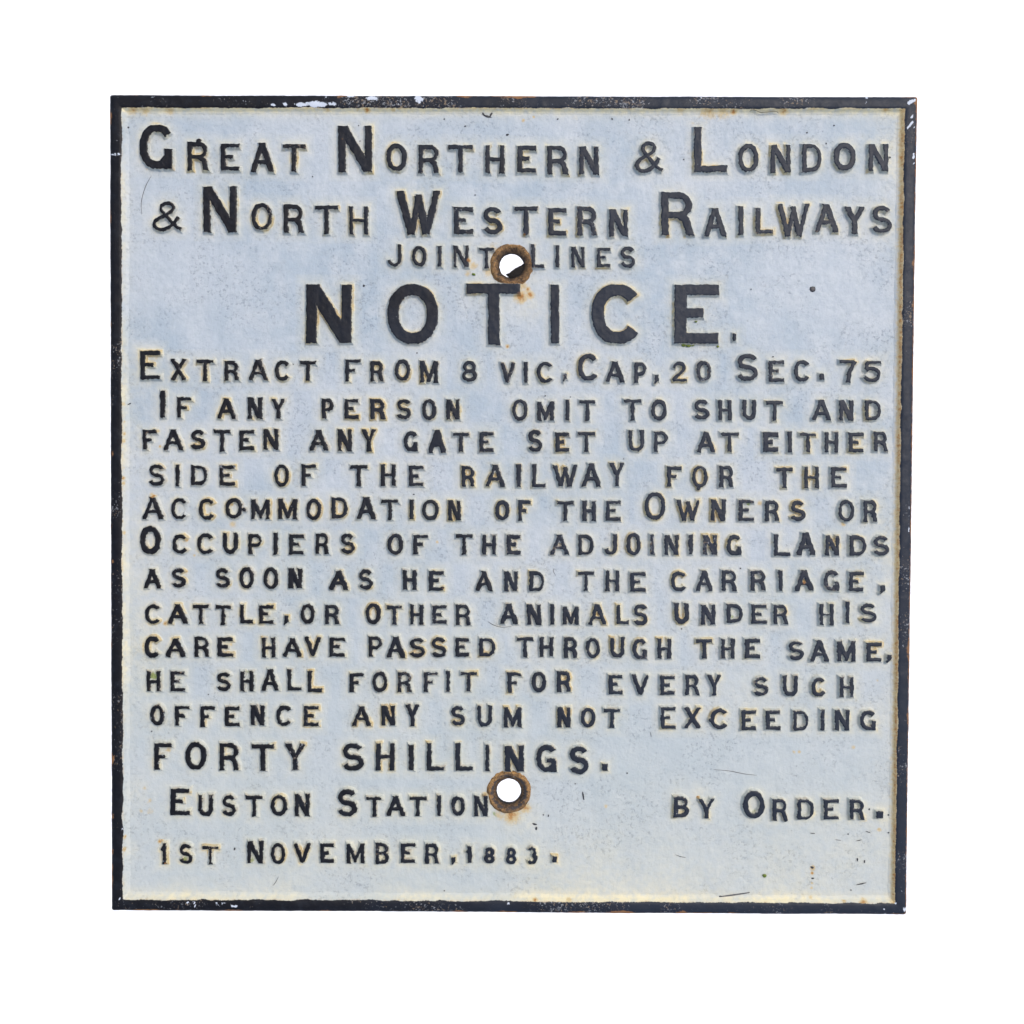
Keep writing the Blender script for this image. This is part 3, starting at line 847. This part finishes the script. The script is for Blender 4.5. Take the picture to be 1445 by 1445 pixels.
def rim():
    per = 560

    def lerp(A, B, t):
        return A + (B - A) * t
    rings = [  # ring, height, corner radius, signed distance to the painted edge
        (FOOT + (FOOT - OUTER) * .6, BACK, .8, -3),
        (OUTER, BACK, 3.2, -8),
        (OUTER + .0 * (INNER - OUTER), HR - 3.0, 3.2, -8),
        (lerp(OUTER, INNER, .06), HR - .9, 3.0, -8),
        (lerp(OUTER, INNER, .20), HR, 2.5, -8),
        (lerp(OUTER, INNER, .45), HR + .15, 2.0, -6),
        (lerp(OUTER, INNER, .75), HR + .1, 1.6, -3.6),
        (lerp(OUTER, INNER, .93), HR - .2, 1.4, -1.2),
        (lerp(INNER, FOOT, .12), HR - 1.2, 1.3, .7),
        (lerp(INNER, FOOT, .45), HR * .55, 1.2, 3),
        (lerp(INNER, FOOT, .8), HR * .2, 1.5, 6),
        (FOOT, .9, 2.0, 7),
        (lerp(FOOT, FOOT.mean(0), .004), .2, 2.5, 8),
        (lerp(FOOT, FOOT.mean(0), .0085), -.8, 3.0, 9),
    ]
    V, E, CR, RU, GR, WE, CH = [], [], [], [], [], [], []
    for k, (pl, h, r, e) in enumerate(rings):
        P = rounded(np.array(pl, float), r, per)
        u, v = P[:, 0], P[:, 1]
        # long waves and small nicks in the cast edges
        wob = samp(F25, u, v) * .3 + samp(F4, u, v) * .22 + samp(F90, u, v) * .45
        if k in (0, 13):
            wob = wob * 0
        ctr = np.array([719., 710.])
        dirv = np.stack([np.where(np.abs(u - ctr[0]) > 480, np.sign(u - ctr[0]), 0), np.where(np.abs(v - ctr[1]) > 480, np.sign(v - ctr[1]), 0)], -1)
        u = u + dirv[:, 0] * wob
        v = v + dirv[:, 1] * wob
        X, Y = on_sign(u, v, max(h, 0) if k > 1 else HR - 3)
        if k == 0:
            X, Y = on_sign(u, v, 0)
        z = h + (samp(F9, u, v) * .35 + samp(F25, u, v) * .4 if 2 < k < 12 else 0)
        V += list(zip(X.tolist(), Y.tolist(), (np.zeros_like(u) + z * S).tolist()))
        ed = e + samp(F25, u, v) * .9 + samp(F9, u, v) * .5 if 5 < k < 10 else np.full(len(u), float(e))
        E.append(ed)
        c_, r_, g_ = stains(u, v, np.full(len(u), 30.))
        if k in (2, 3):
            lo = np.clip(samp(F25, u, v) * 1.3 + .12, 0, .85)
            lo = np.where(v > 1200, lo + .25, lo)
            r_ = np.maximum(r_, lo)
        elif k == 4:
            r_ = np.maximum(r_ * .4, np.clip(samp(F25, u, v) * 1.3 + samp(F9, u, v) * .5 - .25, 0, .8))
        elif k < 8:
            r_ = r_ * .35
        ch = np.zeros(len(u))
        if 1 < k < 9:
            for (x, y, rx, ry, s) in CHIPS:
                ch = np.maximum(ch, s * np.exp(-(((u - x) / rx) ** 2 + ((v - y) / ry) ** 2) * .7))
        CR.append(c_)
        RU.append(r_)
        GR.append(g_)
        we = .55 + samp(F40, u, v) * .7 + np.exp(-((u - 700) / 260.) ** 2) * np.where(v < 300, .15, .1)
        WE.append(np.clip(we - .2, .05, .8))
        CH.append(ch)
    n = len(P)
    faces = []
    for k in range(len(rings) - 1):
        for i in range(n):
            j = (i + 1) % n
            faces.append((k * n + i, (k + 1) * n + i, (k + 1) * n + j, k * n + j))
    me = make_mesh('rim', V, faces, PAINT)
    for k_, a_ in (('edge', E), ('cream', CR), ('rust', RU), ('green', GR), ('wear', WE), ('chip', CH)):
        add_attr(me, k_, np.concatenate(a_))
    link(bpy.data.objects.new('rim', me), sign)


rim()


# ------------------------------------------------------------------ rusted bosses round the bolt holes
def boss(cx, cy, rh, rb, seed, label):
    n = 120
    prof = [(rb + 3.0, -1.0), (rb + .8, .8), (rb - .4, 3.6), (rb - 2.2, 5.2), (rb - 4.6, 4.2), (rb - 6.5, 1.8), (rh + 2.0, -.2), (rh, -3.0), (rh - .3, -4), (rh - .2, -9), (rh + 6, -9.2)]
    rr = np.random.RandomState(seed)
    # angular wobble
    th = np.arange(n) / n * 2 * math.pi
    wob = sum(rr.uniform(-1, 1) * np.cos(th * k + rr.uniform(0, 6.3)) / k ** .7 for k in range(2, 12))
    wob2 = sum(rr.uniform(-1, 1) * np.cos(th * k + rr.uniform(0, 6.3)) / k ** .5 for k in range(3, 30))
    V, DK, PT, OR = [], [], [], []
    for k, (r, z) in enumerate(prof):
        amp = .45 if k < 6 else .35
        R = r + wob * amp * .4 + wob2 * (.22 if k > 0 else .1)
        u, v = cx + R * np.cos(th), cy + R * np.sin(th)
        hz = z + (samp(F4, u, v) * 1.2 + samp(F9, u, v) * 1.2 + samp(F2, u, v) * .5 if 0 < k < 8 else 0)
        X, Y = on_sign(u, v, 1.0)
        V += list(zip(X.tolist(), Y.tolist(), (np.zeros(n) + hz * S).tolist()))
        DK += [0 if k < 5 else (.15 if k == 5 else .6 if k == 6 else .95 if k == 7 else 1)] * n  # recess shade put into the colour of the inner bevel and hole wall
        OR += ((.9 if k < 4 else .35 if k == 4 else .1 if k < 7 else 0) * (1.0 if seed == 2 else .55) * np.clip(.75 - .5 * np.sin(th + .6), 0, 1)).tolist()
        PT += [(.9 if (seed == 2 and k in (4, 5)) else .25 if k in (3, 5) else 0)] * n
    faces = []
    for k in range(len(prof) - 1):
        for i in range(n):
            j = (i + 1) % n
            faces.append((k * n + i, k * n + j, (k + 1) * n + j, (k + 1) * n + i))
    me = make_mesh('bolt_boss', V, faces, RUSTM)
    add_attr(me, 'dark', DK)
    add_attr(me, 'paint', PT)
    add_attr(me, 'ore', OR)
    ob = link(bpy.data.objects.new('bolt_boss', me), sign)
    ob['label'] = label
    return ob


b1 = boss(*HOLES[0], 1, 'rusty brown ring round the upper bolt hole')
b2 = boss(*HOLES[1], 2, 'rusty ring with flaked paint round the lower bolt hole')


def lump(name, parent, mat, outline, z0, z1, seed, label=None):
    """an irregular solid flake: outline in sign coordinates, from height z0 to z1"""
    rr = np.random.RandomState(seed)
    P = np.array(outline, float)
    c = P.mean(0)
    pts = []
    for i in range(len(P)):
        a, b = P[i], P[(i + 1) % len(P)]
        for k in range(3):
            pts.append(a + (b - a) * k / 3 + rr.uniform(-.25, .25, 2) * min(1.5, np.linalg.norm(b - a) / 6))
    P = np.array(pts)
    n = len(P)
    V = []
    for s_, z in ((1.06, z0), (1.0, z0 + (z1 - z0) * .7), (.75, z1)):
        Q = c + (P - c) * s_
        X, Y = on_sign(Q[:, 0], Q[:, 1], z)
        V += [(x, y, (z + rr.uniform(-.1, .1) * (z1 - z0)) * S) for x, y in zip(X.tolist(), Y.tolist())]
    X, Y = on_sign(c[0], c[1], z1)
    V.append((float(X), float(Y), z1 * S))
    f = []
    for k in range(2):
        for i in range(n):
            j = (i + 1) % n
            f.append((k * n + i, (k + 1) * n + i, (k + 1) * n + j, k * n + j))
    for i in range(n):
        f.append((2 * n + i, 3 * n, 2 * n + (i + 1) % n))
    f.append(tuple(range(n)))
    me = make_mesh(name, V, f, mat)
    add_attr(me, 'dark', [.97] * len(V))
    add_attr(me, 'paint', [0.0] * len(V))
    ob = link(bpy.data.objects.new(name, me), parent)
    if label:
        ob['label'] = label
    return ob


# dark lump in the upper hole, lower right
lump('hole_lump', b1, RUSTM, [(714, 387), (719, 385), (727, 379), (735, 375), (739, 372), (741, 380), (738, 388), (730, 393), (720, 393)], -9, -3, 5, 'dark lump in the lower right of the upper bolt hole')


def blob_pts(x, y, rx, ry, n, seed, ang=0.0):
    rr = np.random.RandomState(seed)
    out = []
    for i in range(n):
        a = i / n * 2 * math.pi
        k = rr.uniform(.7, 1.15)
        px, py = rx * math.cos(a) * k, ry * math.sin(a) * k
        out.append((x + px * math.cos(ang) - py * math.sin(ang), y + px * math.sin(ang) + py * math.cos(ang)))
    return out


# blackened nicks in the white paint
NICKS = [(1146.5, 408, 4.6, 4.3, 0), (823, 1123, 1.3, 8, -.15), (754.5, 1163, 3.8, 1.6, .3), (757, 1169, 1.5, 3, .2), (513.5, 403, 1.6, 1.6, 0), (1017, 1265, 3, 1.2, 0),
         (687, 164, 7, 1.5, .25), (682, 160, 1.4, 4, -.4), (693, 161, 1.4, 4, .5), (1060, 408, 1, 1, 0), (716, 190, 2.2, 1.6, 0), (965, 225, 1.1, 1.1, 0), (1166, 202.5, 1.2, 1.2, 0), (1139, 187, 1.1, 1.1, 0), (1256, 222, 1.2, 1.2, 0),
         (1177, 177, 1.2, 1.2, 0), (1197, 1177, 1.3, 1, 0), (1201, 1256, 1, 1, 0), (627, 168, 1.2, .9, 0), (787, 168, 1.8, .8, -.6), (506, 177, 1, 1, 0), (508, 199, 1.2, .8, 0), (441, 249, 1, 1, 0), (670.5, 275, 1.0, 1.0, 0), (656.5, 178, 1.5, .9, -.2),
         (769.5, 558.5, 1, 1, 0), (805, 560, .9, .9, 0), (588.5, 498, 1, 1, 0), (584, 697.5, 1.2, 1.0, 0), (181, 180, 1.5, 1.5, 0), (962, 887.5, 1.2, .9, 0), (1045, 802, 1, 1, 0), (1147, 1239.5, 2, 1.2, 0), (1146, 1224, 2.6, 2.0, .4),
         (1227, 1142, 1.1, 1.5, 0), (1254, 1150, 1.3, 1.2, 0), (1254, 1175, 1.1, 1.1, 0), (1250, 1276, 2, 1.2, 0), (1216, 1247, 8, .8, -.2), (1000, 1141, 3, .7, 0), (627, 1257, 1.2, .9, 0), (767, 1150, 1.1, 1.1, 0), (706, 348, .9, .9, 0),
         (182.5, 570, 3.5, .8, -.5), (331, 1198, 1.3, 2.4, .3), (885, 1091, 1, 1.5, .2), (774, 1151, .8, 2, .2), (1147, 1176, 4, .6, .05), (414, 514, 1, .8, 0), (812, 1106, 1.4, .6, 0), (1091, 503.5, 1.2, 1, 0), (214, 1032, 1.2, 1, 0), (294, 980, 1, 1, 0), (880, 647.5, 1, .8, 0),
         (864, 168, 1, 1.6, -.4), (888, 169, 1, 1.5, .3), (1210, 1213, 1, 3, .1), (1220, 1216, 1.2, 2.4, .1), (1225, 1174, 4, .6, .3), (1212, 1186, 4, .6, -.2)]
for i, (x, y, rx, ry, an) in enumerate(NICKS):
    lump('paint_nick', sign, CHIP, blob_pts(x, y, rx, ry, 8, i, an), -.5, 1.15, i)

# moss caught under the strokes
for i, (x, y, rx, ry) in enumerate([(965, 487, 3.6, 2.2), (972, 488, 4.5, 2.2), (978, 487, 2.5, 2), (1013, 489, 1.8, 1.8), (1079, 1236, 3.2, 2.4), (668.5, 387, 3, 2), (982, 454, 2, 1.4), (1104, 476, 0, 0)]):
    if rx:
        lump('moss_tuft', sign, MOSS, blob_pts(x, y, rx, ry, 9, 50 + i), -.5, 2.2, 80 + i)


# fine scratches: hair-thin raised lines in the paint
def thread(name, pts, rad, z, mat, parent):
    P = spline(pts, 8)
    V, f = [], []
    n = len(P)
    for k, p in enumerate(P):
        a, b = P[max(0, k - 1)], P[min(n - 1, k + 1)]
        t = np.array([b[0] - a[0], b[1] - a[1]])
        t = t / (np.linalg.norm(t) + 1e-6)
        nr = np.array([-t[1], t[0]])
        w = rad * (0.35 + .65 * math.sin(math.pi * (k + .5) / n))
        for q in range(5):
            an = q / 5 * 2 * math.pi
            pu = p[0] + nr[0] * w * math.cos(an)
            pv = p[1] + nr[1] * w * math.cos(an)
            X, Y = on_sign(pu, pv, z)
            V.append((float(X), float(Y), (z + w * math.sin(an)) * S))
    for k in range(n - 1):
        for q in range(5):
            r = (q + 1) % 5
            f.append((k * 5 + q, k * 5 + r, (k + 1) * 5 + r, (k + 1) * 5 + q))
    me = make_mesh(name, V, f, mat)
    return link(bpy.data.objects.new(name, me), parent)


for pts in ([(213.5, 248), (205, 264), (199.5, 285), (200, 302)], [(688, 877), (697, 882), (708, 885), (722, 884)], [(1007, 1086), (1030, 1088), (1050, 1092), (1068, 1094)],
            [(782, 802), (781, 806), (784, 812)], [(953, 1206), (961, 1209), (968, 1210)], [(1179, 1185), (1187, 1186)], [(918, 1033), (919, 1040)], [(1014, 1265.5), (1030, 1263.5), (1058, 1259.5)], [(393, 1237), (389, 1245), (385, 1250)]):
    thread('scratch', pts, 1.3 if pts[0][0] == 1014 else .42, .3, SCR, sign)

# dry stem lying under the upper rim
st = thread('dry_stem', [(1058, 157), (1062, 154.8), (1067, 156), (1073, 158.4), (1082, 158.2), (1092, 157.2), (1096, 157.6), (1099, 160)], .8, 5.2, STEM, None)
st['label'] = 'thin dry grey stem caught along the inside of the upper rim'
st['category'] = 'stem'
